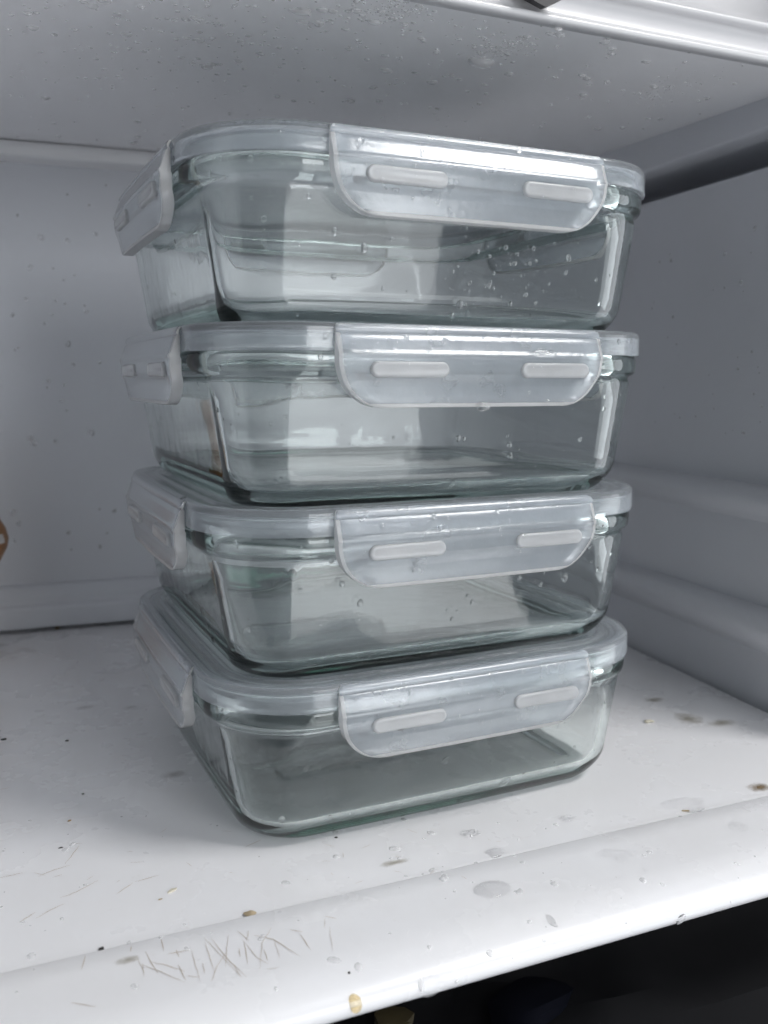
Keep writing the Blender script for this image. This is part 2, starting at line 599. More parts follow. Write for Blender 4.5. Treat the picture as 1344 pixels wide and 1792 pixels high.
def clip_mesh(w):
    """one hinged clip in local coords: x along the side, y outward (negative = away from lid), z = container z"""
    h = 0.0305
    r = 0.0185
    offs = [(0.0, 0.0004), (0.0006, 0.0012), (0.0016, 0.0018), (0.0026, 0.0021), (0.0030, 0.0019), (0.0034, 0.0017), (0.0040, 0.0023), (0.0060, 0.0030), (0.0090, 0.0041), (0.0102, 0.0046), (0.0108, 0.0051), (0.0116, 0.0051), (0.0124, 0.0047),
            (0.0150, 0.0047), (0.0180, 0.0045), (0.0205, 0.0038), (0.0225, 0.0033), (0.0260, 0.0031), (0.0290, 0.0032), (0.0305, 0.0034)]

    def off(v):
        for (a, oa), (b, ob) in zip(offs, offs[1:]):
            if v <= b + 1e-9:
                return oa + (ob - oa) * (v - a) / (b - a)
        return offs[-1][1]

    EB = 0.0015
    rows = sorted(set([o[0] for o in offs] + [0.0172, 0.0176, 0.0184, 0.0196, 0.0200, h - EB] + [h - r + r * math.sin(math.radians(a)) for a in range(0, 91, 9)]))
    rows = [rows[0]] + [b for a, b in zip(rows, rows[1:]) if b - a > 1e-5]
    NU = 24
    V, F, MI = [], [], []

    def hw(v):
        x = w / 2
        if v < 0.0022:
            q = 1 - v / 0.0022
            x -= 0.0014 * (1 - math.sqrt(max(0, 1 - q * q)))
        if v > h - r:
            q = (v - (h - r)) / r
            x -= r - r * math.sqrt(max(0, 1 - q * q))
        return x

    def inn(v, t, rim):
        o = off(v) - 0.0016 if v > 0.003 else off(v) - 0.0012
        if rim:
            return max(off(v) - 0.0046, 0.0004 if v < 0.0105 else -0.0012) if v > 0.003 else o
        if 0.0174 < v < 0.0198 and abs(t) < 0.86:
            o = -0.0018
        return o

    def cols(v):
        e = hw(v)
        te = 1 - EB / e
        ts = [-1.0, -te] + [-te + 2 * te * k / (NU - 2) for k in range(1, NU - 2)] + [te, 1.0]
        return e, ts
    for side in (0, 1):
        for v in rows:
            e, ts = cols(v)
            for k, t in enumerate(ts):
                bow = 0.0006 * (1 - t * t)
                ext = k in (0, NU) or v == rows[-1]
                rd = 0.0003 if ext else 0.0
                rim = k in (0, 1, NU - 1, NU) or v >= h - EB - 1e-6
                V.append((t * e, -((off(v) - rd) if side == 0 else inn(v, t, rim)) - bow, HGT - 0.0004 - v))
    nr, nc = len(rows), NU + 1
    base = nr * nc
    for i in range(nr - 1):
        for k in range(NU):
            a = i * nc + k
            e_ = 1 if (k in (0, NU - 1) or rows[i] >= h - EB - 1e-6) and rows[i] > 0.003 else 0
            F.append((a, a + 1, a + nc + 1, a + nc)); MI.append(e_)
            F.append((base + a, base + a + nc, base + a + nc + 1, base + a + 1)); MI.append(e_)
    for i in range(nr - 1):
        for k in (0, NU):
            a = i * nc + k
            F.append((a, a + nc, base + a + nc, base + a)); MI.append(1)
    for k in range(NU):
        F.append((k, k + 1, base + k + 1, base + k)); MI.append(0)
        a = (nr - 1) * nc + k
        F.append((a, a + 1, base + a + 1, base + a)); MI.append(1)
    return V, F, MI


def slot_mesh(L, Hh):
    """raised oblong loop with a sunken middle, rounded at both ends"""
    prof = [(0.0, -0.0010), (0.00005, 0.0003), (0.0004, 0.0009), (0.0010, 0.0011), (0.0016, 0.0009), (0.0021, 0.0008)]
    V, F = [], []
    K = 8
    for (ins, h) in prof:
        rr = Hh / 2 - ins
        hl = L / 2 - Hh / 2
        for s in (1, -1):
            for k in range(K + 1):
                a = math.radians(-90 + 180 * k / K)
                V.append((s * (hl + rr * math.cos(a)), -h, s * rr * math.sin(a)))
    n = 2 * (K + 1)
    for i in range(len(prof) - 1):
        for j in range(n):
            F.append((i * n + j, i * n + (j + 1) % n, (i + 1) * n + (j + 1) % n, (i + 1) * n + j))
    F.append(tuple(range(n)))
    F.append(tuple((len(prof) - 1) * n + j for j in range(n - 1, -1, -1)))
    return V, F


def make_container():
    root = bpy.data.objects.new('glass_food_container', None)
    root.empty_display_size = 0.05
    C.objects.link(root)
    V, F = loft(BOWL, cap_start=0.9, cap_end=5.0, rx=lambda z: 0.0085 * max(0.0, min(1.0, (54.0 - z) / 5.0)) * max(0.25, min(1.0, (z - 1) / 10)))
    mesh_obj('glass_bowl', V, F, M_glass, root, angle=60)
    V, F = loft(LID + LID_U, closed_loop=False)
    nn = len(ring(0, 0))
    m = len(LID) + len(LID_U)
    for j in range(nn):       # close skirt bottom
        F.append(((m - 1) * nn + j, (m - 1) * nn + (j + 1) % nn, (j + 1) % nn, j))
    # the two sheets of the centre panel: cut the joining wall and cap both
    k = len(LID) - 1
    cut = set()
    F2 = []
    for f in F:
        ks = sorted(set(i // nn for i in f))
        if ks == [k, k + 1]:
            continue
        F2.append(f)
    F = F2
    c0 = len(V); V.append((0, 0, 0.0679))
    c1 = len(V); V.append((0, 0, 0.0664))
    for j in range(nn):
        F.append((k * nn + j, k * nn + (j + 1) % nn, c0))
        F.append(((k + 1) * nn + j, (k + 1) * nn + (j + 1) % nn, c1))
    lid = mesh_obj('lid', V, F, M_lid, root, angle=38)
    V, F = loft(SEAL, closed_loop=True)
    mesh_obj('seal_ring', V, F, M_seal, lid)
    V, F, MI = clip_mesh(CLW)
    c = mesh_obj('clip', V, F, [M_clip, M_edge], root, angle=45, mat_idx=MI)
    sV, sF = slot_mesh(0.0325, 0.0060)
    s0 = mesh_obj('slot', sV, sF, M_slot, c, angle=50)
    s1 = bpy.data.objects.new('slot', s0.data)
    C.objects.link(s1)
    s1.parent = c
    for s, x in ((s0, -0.0300), (s1, 0.0345)):
        s.location = (x, -0.0051, HGT - 0.0168)
    clips = [c]
    for q in range(1, 4):
        d = c.copy()
        C.objects.link(d)
        for s in (s0, s1):
            e = s.copy()
            C.objects.link(e)
            e.parent = d
        clips.append(d)
    for q, d in enumerate(clips):
        a = q * math.pi / 2
        d.rotation_euler = (0, 0, a)
        d.location = (HALF * math.sin(a), -HALF * math.cos(a), 0)
    return root


def copy_tree(o, parent=None):
    c = o.copy()
    C.objects.link(c)
    if parent:
        c.parent = parent
    for ch in list(o.children):
        copy_tree(ch, c)
    return c


STEP = 0.068
CX, CY = 0.0588, 0.1048
LABELS = ['topmost glass container of the stack, snap lid just below the upper shelf',
          'second glass container from the top of the stack, its lid seen edge-on',
          'third glass container from the top, just above the bottom one',
          'bottom glass container of the stack, resting on the white fridge shelf']
JIT = [(-0.0006, -0.0008, -0.25), (0.0004, -0.0002, 0.15), (0.0006, 0.0002, -0.1), (0.0016, 0.0006, 0.1)]
containers = []
proto = make_container()
for i in range(4):
    o = proto if i == 0 else copy_tree(proto)
    z = ZS + 0.0001 + (3 - i) * STEP
    o.location = (CX + JIT[i][0], CY + JIT[i][1], z)
    o.rotation_euler = (0, 0, math.radians(JIT[i][2]))
    tag(o, LABELS[i], 'food container', 'stacked glass food containers')
    containers.append(o)
bpy.context.view_layer.update()

#DETAILS
# ------------------------------------------------------------------ rounded inner corner of the liner
V, F = [], []
rc = 0.045
cc = CORNER - BWD * rc + Vector((0, 0, 0)) - RWD * rc
for z in (-0.60, 0.055):
    for k in range(11):
        a = math.pi / 2 * k / 10
        p = cc + RWD * (rc * math.cos(a)) * 1.0 + BWD * (rc * math.sin(a))
        V.append(Vector((p.x, p.y, z)))
for k in range(10):
    F.append((k, k + 1, 12 + k, 11 + k))
mesh_obj('corner_cove', V, F, M_wall, right)


# ------------------------------------------------------------------ surfaces to put small things on
def world_bvh(objs):
    vs, fs = [], []
    for o in objs:
        b = len(vs)
        mw = o.matrix_world
        vs += [mw @ v.co for v in o.data.vertices]
        fs += [tuple(b + i for i in p.vertices) for p in o.data.polygons]
    return BVHTree.FromPolygons(vs, fs)


def all_meshes(o):
    r = [o] if o.type == 'MESH' else []
    for c in o.children:
        r += all_meshes(c)
    return r


B_shelf = world_bvh([shelf])
B_ceil = world_bvh([upper])
B_back = world_bvh([back])
B_right = world_bvh([right])
B_trim = world_bvh([c for c in upper.children])
B_cont = [world_bvh(all_meshes(o)) for o in containers]


def hit(bvh, px, py):
    d = ray(px, py).normalized()
    loc, nor, idx, dist = bvh.ray_cast(CAM, d)
    if loc is None:
        return None
    if nor.dot(d) > 0:
        nor = -nor
    return loc, nor


def dome(V, F, p, nrm, r, h, along=None, stretch=1.0, rng=random, sink=0.00003, rough=0.12, seg=12, rings=4):
    nrm = Vector(nrm).normalized()
    a = Vector(along) if along else Vector((rng.uniform(-1, 1), rng.uniform(-1, 1), rng.uniform(-1, 1)))
    a = a - nrm * a.dot(nrm)
    if a.length < 1e-6:
        a = nrm.orthogonal()
    a.normalize()
    b = nrm.cross(a)
    ph = [rng.uniform(0, 6.28) for _ in range(3)]
    am = [rng.uniform(0, rough) for _ in range(3)]
    base = len(V)
    V.append(p + nrm * (h - sink))
    for k in range(1, rings + 1):
        t = k / rings
        rr = r * math.sin(t * math.pi / 2)
        hh = h * math.cos(t * math.pi / 2) ** 1.1 - sink if k < rings else -sink
        for j in range(seg):
            th = 2 * math.pi * j / seg
            w_ = 1 + am[0] * math.sin(2 * th + ph[0]) + am[1] * math.sin(3 * th + ph[1]) + am[2] * math.sin(th + ph[2])
            V.append(p + a * (rr * w_ * stretch * math.cos(th)) + b * (rr * w_ * math.sin(th)) + nrm * hh)
    for j in range(seg):
        F.append((base, base + 1 + j, base + 1 + (j + 1) % seg))
    for k in range(rings - 1):
        for j in range(seg):
            q = base + 1 + k * seg
            F.append((q + j, q + seg + j, q + seg + (j + 1) % seg, q + (j + 1) % seg))
    q = base + 1 + (rings - 1) * seg
    F.append(tuple(q + j for j in range(seg - 1, -1, -1)))


def droplet(bvh, px, py, r, h, label, name='water_drop', m=None, along=None, stretch=1.0, rough=0.12):
    x = hit(bvh, px, py)
    if not x:
        return None
    V, F = [], []
    dome(V, F, x[0], x[1], r, h, along, stretch, rough=rough, seg=20, rings=7)
    o = mesh_obj(name, V, F, m or (M_puddle if h < 0.25 * r else M_bead if bvh is B_ceil else M_water), angle=80)
    tag(o, label, 'water drop')
    return o


def spray(name, label, bvh, pts, rmin, rmax, hk=0.5, along=None, smax=1.3, cat='water drops'):
    """many beads of water on one surface: one piece of stuff"""
    V, F = [], []
    for (px, py, s) in pts:
        x = hit(bvh, px, py)
        if not x:
            continue
        r = (rmin + (rmax - rmin) * random.random() ** 2.6) * s
        dome(V, F, x[0], x[1], r, r * hk * random.uniform(0.7, 1.2), along, random.uniform(1.0, smax), seg=8, rings=3)
    if V:
        tag(mesh_obj(name, V, F, M_water if 'glass' in name else M_wallbead if 'wall' in name else M_bead, angle=80), label, cat, kind='stuff')


# beads hanging under the upper shelf
pts = []
for _ in range(430):
    u = random.random()
    pts.append((random.uniform(0, 1344), 340 * u ** 1.4, 1.0))
for _ in range(90):
    pts.append((random.gauss(300, 130), random.gauss(95, 45), 0.7))
for _ in range(120):
    pts.append((random.gauss(560, 260), random.gauss(55, 40), random.uniform(0.5, 1.1)))
for cx_, cy_, sx_, sy_, n_, s_ in ((700, 18, 40, 12, 150, 0.42), (860, 88, 26, 9, 110, 0.42), (905, 78, 22, 10, 70, 0.35), (1150, 158, 45, 12, 110, 0.34)):
    for _ in range(n_):
        g = random.gauss(0, 1)
        pts.append((cx_ + g * sx_, cy_ + random.gauss(0, 1) * sy_ - (g * 8 if cx_ > 1100 else g * 3), s_))
spray('ceiling_droplets', 'fine beads of condensation hanging under the upper shelf', B_ceil, pts, 0.0005, 0.0024, 0.55, (1, 0.1, 0), 1.4)
spray('back_wall_droplets', 'scattered pale water beads on the back wall', B_back, [(random.uniform(0, 210), random.uniform(310, 1000), 1.0) for _ in range(30)] + [(random.gauss(100, 40), random.gauss(540, 70), 1.0) for _ in range(14)], 0.0008, 0.0026, 0.4)
spray('right_wall_droplets', 'faint tiny beads on the dark right wall', B_right, [(random.uniform(1120, 1340), random.uniform(380, 780), 1.0) for _ in range(34)], 0.0004, 0.0016, 0.35)
spray('shelf_droplets', 'tiny water beads scattered over the front of the white shelf', B_shelf, [(random.uniform(0, 1344), random.uniform(1420, 1740), 1.0) for _ in range(95)] + [(random.uniform(560, 1000), random.gauss(1500, 40), 1.2) for _ in range(26)], 0.00025, 0.0016, 0.30, None, 1.6)
ORD = ['topmost', 'second', 'third', 'bottom']
box = [(300, 1110, 215, 560), (300, 1105, 575, 850), (310, 1100, 870, 1150), (320, 1090, 1160, 1440)]
for i in range(4):
    x0, x1, z0, z1 = box[i]
    pts = [(random.uniform(x0, x1), random.uniform(z0, z1), 1.0) for _ in range(95)]
    pts += [(random.uniform(600, 1040), random.uniform(z0, z0 + 0.5 * (z1 - z0)), 1.1) for _ in range(34)]
    if i == 0:
        pts += [(random.gauss(900, 70), random.gauss(490, 45), 0.8) for _ in range(70)]
    spray('lid_and_glass_droplets', 'tiny water beads clinging to the front of the %s glass container' % ORD[i], B_cont[i], pts, 0.0003, 0.0014, 0.55, (0, 0, 1), 1.4)

# single larger drops
droplet(B_shelf, 860, 1557, 0.0052, 0.0013, 'large flat oval water drop on the shelf lip right of centre', along=(1, -0.05, 0), stretch=1.45, rough=0.06)
droplet(B_shelf, 621, 1755, 0.0021, 0.0013, 'small amber drop clinging to the rounded front edge of the shelf', m=M_amberdrop, along=(0.2, -0.6, -0.8), stretch=1.35)
droplet(B_shelf, 965, 1612, 0.0014, 0.0007, 'long thin water drop running down the rounded shelf nose', along=(0.1, -0.8, -0.6), stretch=2.0)
droplet(B_shelf, 1290, 1448, 0.0040, 0.0006, 'round flat water spot on the lip at the right', along=(1, 0, 0), stretch=1.2)
droplet(B_shelf, 1078, 1497, 0.0042, 0.0005, 'irregular shallow water film in the middle of the shelf lip', along=(1, 0, 0), stretch=1.7, rough=0.3)
droplet(B_shelf, 750, 1724, 0.0030, 0.0005, 'faint water blotch low on the front edge, right of the amber drop', along=(1, 0, 0), stretch=1.4, rough=0.3)
droplet(B_shelf, 1203, 1408, 0.0060, 0.0006, 'clear puddle lying against the fold of the shelf at the right', along=(1, -0.03, 0), stretch=2.0, rough=0.2)
droplet(B_shelf, 822, 1460, 0.0028, 0.0016, 'lumpy water drop on the shelf just in front of the stack', along=(1, 0, 0), stretch=1.4, rough=0.35)
droplet(B_shelf, 993, 1433, 0.0024, 0.0012, 'water drop on the shelf below the right corner of the stack', along=(1, 0, 0), stretch=1.3, rough=0.3)
droplet(B_shelf, 865, 1494, 0.0026, 0.0010, 'ragged water drop beside the fold of the shelf', along=(1, 0, 0), stretch=1.8, rough=0.4)
droplet(B_shelf, 1192, 1608, 0.0018, 0.0008, 'small water drop on the rounded nose at the far right', along=(0, -1, 0), stretch=1.3)
droplet(B_cont[1], 952, 618, 0.0021, 0.0009, 'long water drop near the upper right of the second clip', along=(1, 0, 0), stretch=3.0, rough=0.05)
droplet(B_cont[1], 845, 711, 0.0021, 0.0013, 'bulging water drop hanging on the lower edge of the second clip', along=(1, 0, 0), stretch=1.5)
droplet(B_cont[1], 981, 702, 0.0015, 0.0009, 'water drop in the lower right corner of the second clip', along=(1, 0, 0), stretch=1.2)
droplet(B_cont[1], 960, 704, 0.0013, 0.0007, 'smaller drop left of the one in the corner of the second clip', along=(1, 0, 0), stretch=1.6)
droplet(B_cont[1], 780, 597, 0.0014, 0.0008, 'round water drop at the top of the second clip')
droplet(B_cont[2], 783, 908, 0.0014, 0.0009, 'round water drop on the upper part of the third clip')
droplet(B_cont[2], 875, 925, 0.0010, 0.0006, 'small water drop right of the round one on the third clip')
droplet(B_cont[2], 988, 1011, 0.0016, 0.0009, 'water drop on the glass below the third clip', along=(0.3, 0, 1), stretch=1.3)
droplet(B_cont[3], 913, 1176, 0.0013, 0.0008, 'round water drop on the upper right of the bottom clip')
droplet(B_cont[3], 780, 1331, 0.0016, 0.0009, 'tilted water drop on the glass below the bottom clip', along=(0.5, 0, 1), stretch=1.3)
droplet(B_cont[3], 884, 1368, 0.0018, 0.0008, 'dark slanting drop low on the glass of the bottom container', along=(0.8, 0, 0.4), stretch=1.7)
droplet(B_cont[0], 637, 433, 0.0014, 0.0009, 'water drop on the glass below the left end of the top clip', along=(0, 0, 1), stretch=1.4)
droplet(B_cont[0], 995, 452, 0.0013, 0.0008, 'water drop on the glass below the right end of the top clip', along=(0, 0, 1), stretch=1.2)
CEIL_DROPS = [(345, 31, 0.0020, 'hanging water drop at the upper left of the upper shelf, above its middle'),
              (222, 60, 0.0018, 'hanging water drop nearest the far left group of beads'),
              (361, 117, 0.0020, 'hanging water drop above the left corner of the top lid'),
              (526, 18, 0.0030, 'wide water drop at the very top of the picture, left of the frosted patch'),
              (655, 38, 0.0022, 'water drop at the lower rim of the frosted patch at the top'),
              (674, 122, 0.0024, 'water drop above the middle of the top lid'),
              (757, 143, 0.0022, 'water drop just right of the one above the middle of the top lid'),
              (843, 108, 0.0046, 'large pale water drop below the second frosted patch')]
for px, py, r, lb in CEIL_DROPS:
    droplet(B_ceil, px, py, r, r * 0.6, lb, along=(1, 0.1, 0), stretch=1.5)


# ------------------------------------------------------------------ crumbs, stains, scratches
def lump(name, label, bvh, px, py, size, m, cat='crumb', n=1, spread=0.0, seed=1):
    rng = random.Random(seed)
    V, F = [], []
    c = hit(bvh, px, py)
    if not c:
        return
    for k in range(n):
        p = c[0] + Vector((rng.gauss(0, spread), rng.gauss(0, spread * 0.6), 0))
        sx, sy, sz = [q * 0.72 * rng.uniform(0.75, 1.2) for q in size]
        rot = Matrix.Rotation(rng.uniform(-0.5, 0.5), 3, 'Z')
        bm = bmesh.new()
        bmesh.ops.create_icosphere(bm, subdivisions=2, radius=1.0)
        b = len(V)
        ph = [rng.uniform(0, 6) for _ in range(6)]
        for v in bm.verts:
            q = v.co
            w_ = 1 + 0.22 * math.sin(3 * q.x + ph[0]) + 0.18 * math.sin(4 * q.y + ph[1]) + 0.14 * math.sin(5 * q.z + ph[2]) + rng.uniform(-0.08, 0.08)
            V.append(p + rot @ Vector((q.x * sx * w_, q.y * sy * w_, (q.z * w_ + 0.75) * sz)))
        F += [tuple(b + v.index for v in f.verts) for f in bm.faces]
        bm.free()
    tag(mesh_obj(name, V, F, m, angle=30), label, cat)


lump('food_crumb', 'brown crumb lying on the fold of the shelf, left of centre', B_shelf, 436, 1602, (0.0034, 0.0016, 0.0012), M_crumb_tan, seed=3)
lump('food_crumb', 'black crumb on the fold of the shelf at the far left', B_shelf, 177, 1662, (0.0013, 0.0009, 0.0009), M_crumb_dark, seed=4)
lump('food_crumb', 'pale crumb on the shelf in front of the stack at the left', B_shelf, 300, 1560, (0.0026, 0.0010, 0.0005), M_crumb_pale, seed=5)
lump('food_crumb', 'thin tan flake beside the pale crumb', B_shelf, 281, 1574, (0.0013, 0.0005, 0.0003), M_crumb_tan, seed=6)
lump('food_crumb', 'dark speck at the left edge of the shelf', B_shelf, 6, 1295, (0.0020, 0.0013, 0.0008), M_crumb_dark, seed=7)
lump('food_crumb', 'dark speck right of the one at the shelf edge', B_shelf, 117, 1297, (0.0014, 0.0010, 0.0006), M_crumb_dark, seed=8)
lump('food_crumb', 'small dark speck left of the bottom container', B_shelf, 145, 1390, (0.0009, 0.0007, 0.0005), M_crumb_dark, seed=9)
lump('food_crumb', 'brown speck below the small dark one on the left of the shelf', B_shelf, 122, 1437, (0.0010, 0.0007, 0.0004), M_crumb_brown, seed=10)
lump('food_crumb', 'dark sliver on the shelf left of the stack', B_shelf, 106, 1484, (0.0013, 0.0004, 0.0003), M_crumb_dark, seed=11)
lump('food_crumb', 'dark speck on the rounded front edge, above the amber drop', B_shelf, 611, 1703, (0.0007, 0.0006, 0.0004), M_crumb_dark, seed=12)
lump('food_crumb', 'dark crumb at the front edge of the bottom container', B_shelf, 588, 1466, (0.0010, 0.0006, 0.0004), M_crumb_dark, seed=13)
lump('food_crumb', 'white crumb on the shelf right of the stack', B_shelf, 1136, 1264, (0.0030, 0.0018, 0.0016), M_crumb_pale, seed=14)
lump('food_crumb', 'thin tan crumb on the shelf at the right, on the fold', B_shelf, 1199, 1420, (0.0022, 0.0006, 0.0005), M_crumb_tan, seed=15)
lump('food_crumb', 'dark speck on the back wall lip at the left', B_shelf, 100, 1100, (0.0030, 0.0018, 0.0012), M_crumb_brown, seed=16)


def smudge_mat(name, col, k):
    m, N, L = mat(name)
    b = N['Principled BSDF']
    b.inputs['Base Color'].default_value = (*col, 1)
    b.inputs['Roughness'].default_value = 0.45
    uv = n_new(N, 'ShaderNodeTexCoord')
    mp = n_new(N, 'ShaderNodeVectorMath', operation='SUBTRACT')
    mp.inputs[1].default_value = (0.5, 0.5, 0.5)
    L.new(uv.outputs['Generated'], mp.inputs[0])
    sc = n_new(N, 'ShaderNodeVectorMath', operation='MULTIPLY')
    sc.inputs[1].default_value = (2.0, 2.0, 0.0)
    L.new(mp.outputs[0], sc.inputs[0])
    ln = n_new(N, 'ShaderNodeVectorMath', operation='LENGTH')
    L.new(sc.outputs[0], ln.inputs[0])
    no = n_new(N, 'ShaderNodeTexNoise', i_Scale=260.0, i_Detail=5.0, i_Roughness=0.65)
    geo = n_new(N, 'ShaderNodeNewGeometry')
    L.new(geo.outputs['Position'], no.inputs['Vector'])
    ad = n_new(N, 'ShaderNodeMath', operation='ADD')
    L.new(ln.outputs['Value'], ad.inputs[0])
    L.new(no.outputs['Fac'], ad.inputs[1])
    mr = n_new(N, 'ShaderNodeMapRange')
    mr.inputs['From Min'].default_value = 0.55
    mr.inputs['From Max'].default_value = 1.25
    mr.inputs['To Min'].default_value = k
    mr.inputs['To Max'].default_value = 0.0
    L.new(ad.outputs[0], mr.inputs['Value'])
    tr = n_new(N, 'ShaderNodeBsdfTransparent')
    mx = n_new(N, 'ShaderNodeMixShader')
    L.new(mr.outputs[0], mx.inputs[0])
    L.new(tr.outputs[0], mx.inputs[1])
    L.new(b.outputs[0], mx.inputs[2])
    L.new(mx.outputs[0], N['Material Output'].inputs['Surface'])
    return m


M_sm_brown = smudge_mat('brown_smudge', (0.20, 0.13, 0.05), 0.8)
M_sm_olive = smudge_mat('olive_smudge', (0.30, 0.26, 0.17), 0.5)
M_sm_grey = smudge_mat('grey_smudge', (0.34, 0.32, 0.30), 0.35)


def smudge(label, px, py, a, b, m, rot=0.0, cat='stain'):
    c = hit(B_shelf, px, py)
    if not c:
        return
    V, F = [], []
    R_ = Matrix.Rotation(rot, 3, 'Z')
    for k in range(24):
        t = 2 * math.pi * k / 24
        V.append(c[0] + R_ @ Vector((a * math.cos(t), b * math.sin(t), 0.00015)))
    F.append(tuple(range(24)))
    tag(mesh_obj('dried_stain', V, F, m, smooth=False), label, cat)


smudge('dark brown dried splash on the shelf at the right edge of the picture', 1330, 1378, 0.0090, 0.0060, M_sm_brown, 0.2)
smudge('olive smear on the shelf right of the stack, beside the white crumb', 1205, 1258, 0.016, 0.008, M_sm_olive, 0.9)
smudge('olive smear behind the white crumb, close to the right wall', 1145, 1225, 0.010, 0.005, M_sm_olive, 0.4)
smudge('brown smear running on to the right of the olive one', 1262, 1266, 0.014, 0.006, M_sm_olive, -0.3)
smudge('grey smudge left of the bottom container', 305, 1355, 0.010, 0.006, M_sm_grey, 0.3)
smudge('grey smudge on the shelf at the left, further back', 150, 1238, 0.010, 0.004, M_sm_grey, 0.0)
smudge('grey smudge left of the bottom left clip', 228, 1238, 0.006, 0.003, M_sm_grey, 0.0)
smudge('tan film in front of the stack along the fold', 690, 1510, 0.010, 0.003, M_sm_olive, -0.05)
smudge('tan film on the lip left of the scratches', 225, 1680, 0.006, 0.003, M_sm_olive, 0.0)


def ribbon(V, F, pl, wd, bvh=None):
    """thin stroke on the shelf through the given points"""
    pts = []
    for (px, py) in pl:
        h_ = hit(B_shelf, px, py)
        if h_:
            pts.append(h_)
    if len(pts) < 2:
        return
    # resample
    out = []
    for (p0, n0), (p1, n1) in zip(pts, pts[1:]):
        for k in range(5):
            t = k / 5
            q = p0.lerp(p1, t)
            out.append((q + Vector((random.gauss(0, 0.00008), random.gauss(0, 0.00008), 0)), n0))
    out.append(pts[-1])
    b = len(V)
    n_ = len(out)
    for i, (p, nn) in enumerate(out):
        d = (out[min(i + 1, n_ - 1)][0] - out[max(i - 1, 0)][0]).normalized()
        s_ = nn.cross(d).normalized()
        t = i / (n_ - 1)
        ww = wd * (0.25 + 0.75 * math.sin(math.pi * min(max(t, 0.02), 0.98)))
        V.append(p + s_ * ww + nn * 0.00014)
        V.append(p - s_ * ww + nn * 0.00014)
    for i in range(n_ - 1):
        a = b + 2 * i
        F.append((a, a + 1, a + 3, a + 2))


S7 = [[(150, 320), (190, 400)], [(170, 355), (260, 390), (370, 440)], [(190, 300), (250, 400)], [(215, 345), (300, 365), (370, 390)], [(265, 240), (275, 295)], [(290, 310), (390, 295)],
      [(400, 290), (415, 350), (440, 435)], [(455, 235), (500, 280), (620, 410)], [(460, 255), (505, 390)], [(565, 225), (555, 370)], [(520, 360), (490, 435)], [(490, 240), (560, 330), (650, 415)],
      [(640, 255), (655, 360)], [(615, 285), (620, 325)], [(635, 250), (700, 330), (750, 355)], [(660, 205), (650, 250)], [(765, 190), (720, 260), (710, 380)], [(685, 225), (770, 245), (890, 320)],
      [(775, 245), (800, 330)], [(730, 290), (745, 340)], [(890, 220), (940, 290)], [(1025, 190), (1040, 295)], [(1005, 140), (1055, 150)], [(845, 200), (905, 210)], [(340, 360), (375, 430)], [(450, 350), (460, 400)],
      [(380, 410), (435, 415)], [(740, 380), (800, 370)], [(130, 275), (125, 300)], [(590, 360), (625, 415)], [(330, 290), (345, 325)], [(505, 380), (540, 330), (560, 300)], [(180, 350), (185, 415)], [(610, 205), (660, 250)], [(1005, 150), (1003, 190)]]
S5 = [[(235, 1170), (300, 1145), (385, 1100)], [(150, 1085), (210, 1060), (275, 1040)], [(75, 1265), (140, 1225)], [(140, 1250), (200, 1215), (255, 1190)], [(530, 1105), (625, 1080)], [(255, 1035), (290, 990), (310, 965)],
      [(455, 1155), (520, 1110)], [(0, 1090), (90, 1070)], [(960, 970), (1025, 940)], [(0, 745), (40, 735)], [(320, 1450), (335, 1395)], [(275, 1580), (375, 1595)]]
V, F = [], []
for pl in S7:
    ribbon(V, F, [(180 + a / 2.585, 1550 + b / 2.585) for a, b in pl], 0.0001 * random.uniform(0.6, 1.3))
tag(mesh_obj('scratches', V, F, M_scratch, smooth=False), 'tangle of fine brown scratches on the shelf lip at the lower left', 'scratches', kind='stuff')
V, F = [], []
for pl in S5:
    ribbon(V, F, [(a / 2.24, 1050 + b / 2.24) for a, b in pl], 0.00012)
for _ in range(26):
    x, y = random.uniform(0, 900), random.uniform(1440, 1560)
    ribbon(V, F, [(x, y), (x + random.uniform(-22, 22), y + random.uniform(-8, 8))], 0.00007)
tag(mesh_obj('hairline_scratches', V, F, M_scratch, smooth=False), 'sparse hairline scratches across the flat of the shelf at the left', 'scratches', kind='stuff')
V, F = [], []
for _ in range(60):
    x = random.uniform(560, 1330)
    y = 1690 - (x - 640) * 0.30 + random.gauss(0, 26)
    a = random.uniform(-1.3, 1.3)
    l_ = random.uniform(4, 22)
    ribbon(V, F, [(x, y), (x + l_ * math.cos(a), y + l_ * math.sin(a))], 0.00006)
M_white_scr = simple('bright_scuff', (0.88, 0.88, 0.89), 0.3, 0.05)
tag(mesh_obj('scuffs', V, F, M_white_scr, smooth=False), 'pale short scuffs along the rounded front edge of the shelf', 'scuffs', kind='stuff')

# ------------------------------------------------------------------ things at the margins of the picture
# dark bag in the compartment below the shelf, enlarged to hide the lit wall there
V, F = [], []
nu, nv = 72, 36
rng = random.Random(5)
phs = [rng.uniform(0, 6.28) for _ in range(8)]
for i in range(nv + 1):
    ph = math.pi * i / nv
    for j in range(nu):
        th = 2 * math.pi * j / nu
        x, y, z = math.sin(ph) * math.cos(th), math.sin(ph) * math.sin(th), math.cos(ph)
        f = 1 + 0.05 * math.sin(9 * x + 4 * y + phs[0]) + 0.04 * abs(math.sin(14 * x - 9 * y + phs[1])) + 0.03 * math.sin(23 * y + 7 * x + phs[2])
        sgn = lambda q, e: math.copysign(abs(q) ** e, q)
        yb_ = 0.10 + 0.19 * sgn(y, 0.8) * f
        V.append((min(0.19 + 0.27 * sgn(x, 0.7) * f, RW0.x + (yb_ - RW0.y) * 0.098 - 0.004), yb_, -0.455 + 0.125 * sgn(z, 0.55) * f))
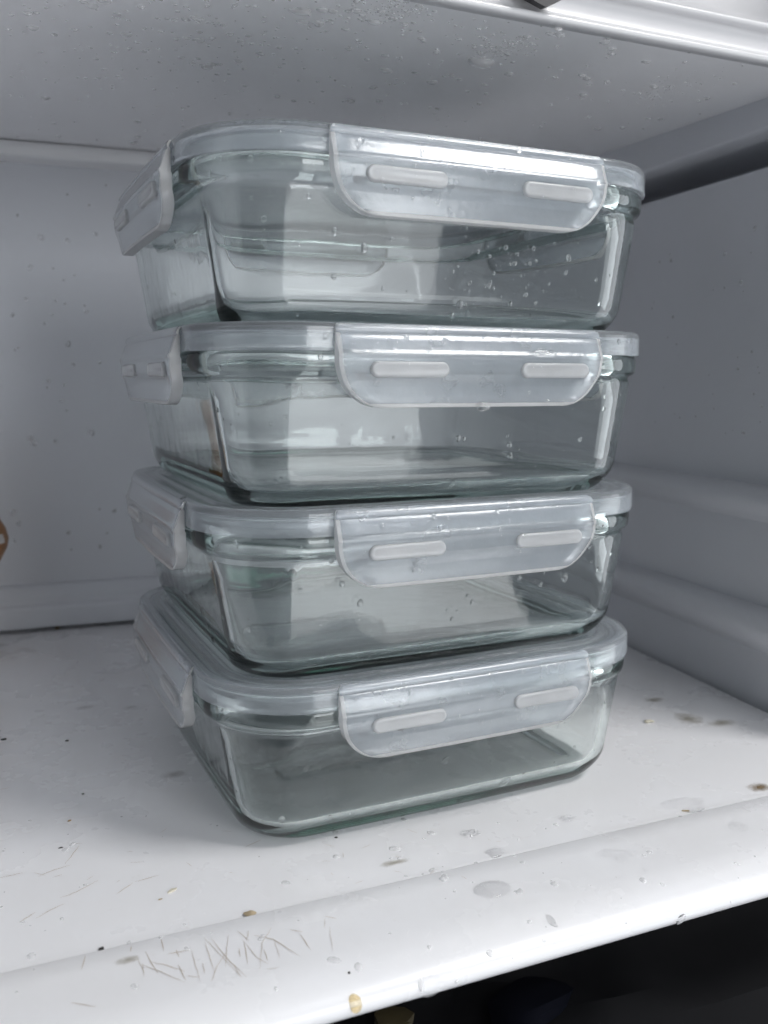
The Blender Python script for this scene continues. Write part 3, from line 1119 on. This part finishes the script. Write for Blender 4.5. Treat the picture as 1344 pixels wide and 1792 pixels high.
for i in range(nv):
    for j in range(nu):
        a, b = i * nu + j, i * nu + (j + 1) % nu
        F.append((a, a + nu, b + nu, b))
bag = mesh_obj('dark_bag', V, F, M_bag, angle=35)
tag(bag, 'black crumpled bag in the dark compartment below the shelf', 'bag')
B_bag = world_bvh([bag])
lump('navy_packet', 'dark navy packet lying on the black bag below the shelf', B_bag, 925, 1768, (0.026, 0.020, 0.006), M_navy, 'packet', seed=21)
lump('mustard_packet', 'mustard coloured packet corner just below the shelf front', B_bag, 690, 1790, (0.012, 0.010, 0.005), M_yellow, 'packet', seed=22)
wall_quad('lower_shelf', LEFT - Vector((0.0, 0.5, 0)), CORNER - Vector((0.02, 0.5, 0)), -0.60, -0.585, Vector((0, -1, 0)), M_wall, -0.49)

# round-bellied amber bottle at the left edge
prof = [(0.0, 0.0), (0.012, 0.0), (0.014, 0.002), (0.014, 0.020), (0.0145, 0.045), (0.0170, 0.056), (0.0225, 0.0645), (0.0268, 0.0725), (0.0280, 0.0785), (0.0262, 0.0860), (0.0215, 0.0945), (0.0160, 0.102), (0.0115, 0.108), (0.0105, 0.134), (0.0120, 0.135), (0.0120, 0.148), (0.0, 0.149)]
bx, by = -0.1262, 0.352
root = bpy.data.objects.new('amber_bottle', None)
C.objects.link(root)
root.location = (bx, by, ZS + 0.0002)
tag(root, 'orange brown round-bellied bottle, only its edge in view at the far left', 'bottle')
V, F = [], []
seg = 40
for (r, z) in prof:
    for j in range(seg):
        a = 2 * math.pi * j / seg
        V.append((r * math.cos(a), r * math.sin(a), z))
for i in range(len(prof) - 1):
    for j in range(seg):
        F.append((i * seg + j, i * seg + (j + 1) % seg, (i + 1) * seg + (j + 1) % seg, (i + 1) * seg + j))
mesh_obj('bottle_body', V, F, M_amber, root, angle=45)
V, F = [], []
for (r, z) in ((0.0284, 0.0775), (0.0282, 0.0800), (0.0272, 0.0835)):
    for j in range(13):
        a = math.radians(-150 + 10 * j)
        V.append((r * math.cos(a) * 1.006, r * math.sin(a) * 1.006, z))
for i in range(2):
    for j in range(12):
        F.append((i * 13 + j, i * 13 + j + 1, (i + 1) * 13 + j + 1, (i + 1) * 13 + j))
mesh_obj('paper_label', V, F, M_label, root)

# pointed dark tab hanging over the trim of the upper shelf
tb = at_plane(950, 14, (0.1044, 0.0232, 0.0626), Vector((0.0238, 1, 0)).normalized())
V, F = [], []
for dy in (-0.0016, 0.0016):
    for (dx, dz) in ((0.0, 0.0), (0.0016, 0.0006), (0.0085, 0.0042), (0.013, 0.024), (-0.013, 0.024), (-0.0105, 0.0030), (-0.0015, 0.0004)):
        V.append((tb.x + dx, tb.y + dy - dx * 0.0238, tb.z + dz))
n = 7
F = [(j, (j + 1) % n, n + (j + 1) % n, n + j) for j in range(n)] + [tuple(range(n)), tuple(range(2 * n - 1, n - 1, -1))]
tag(mesh_obj('hanging_tab', V, F, M_darkplastic, smooth=False), 'dark grey pointed tab hanging over the white trim of the upper shelf', 'tab')
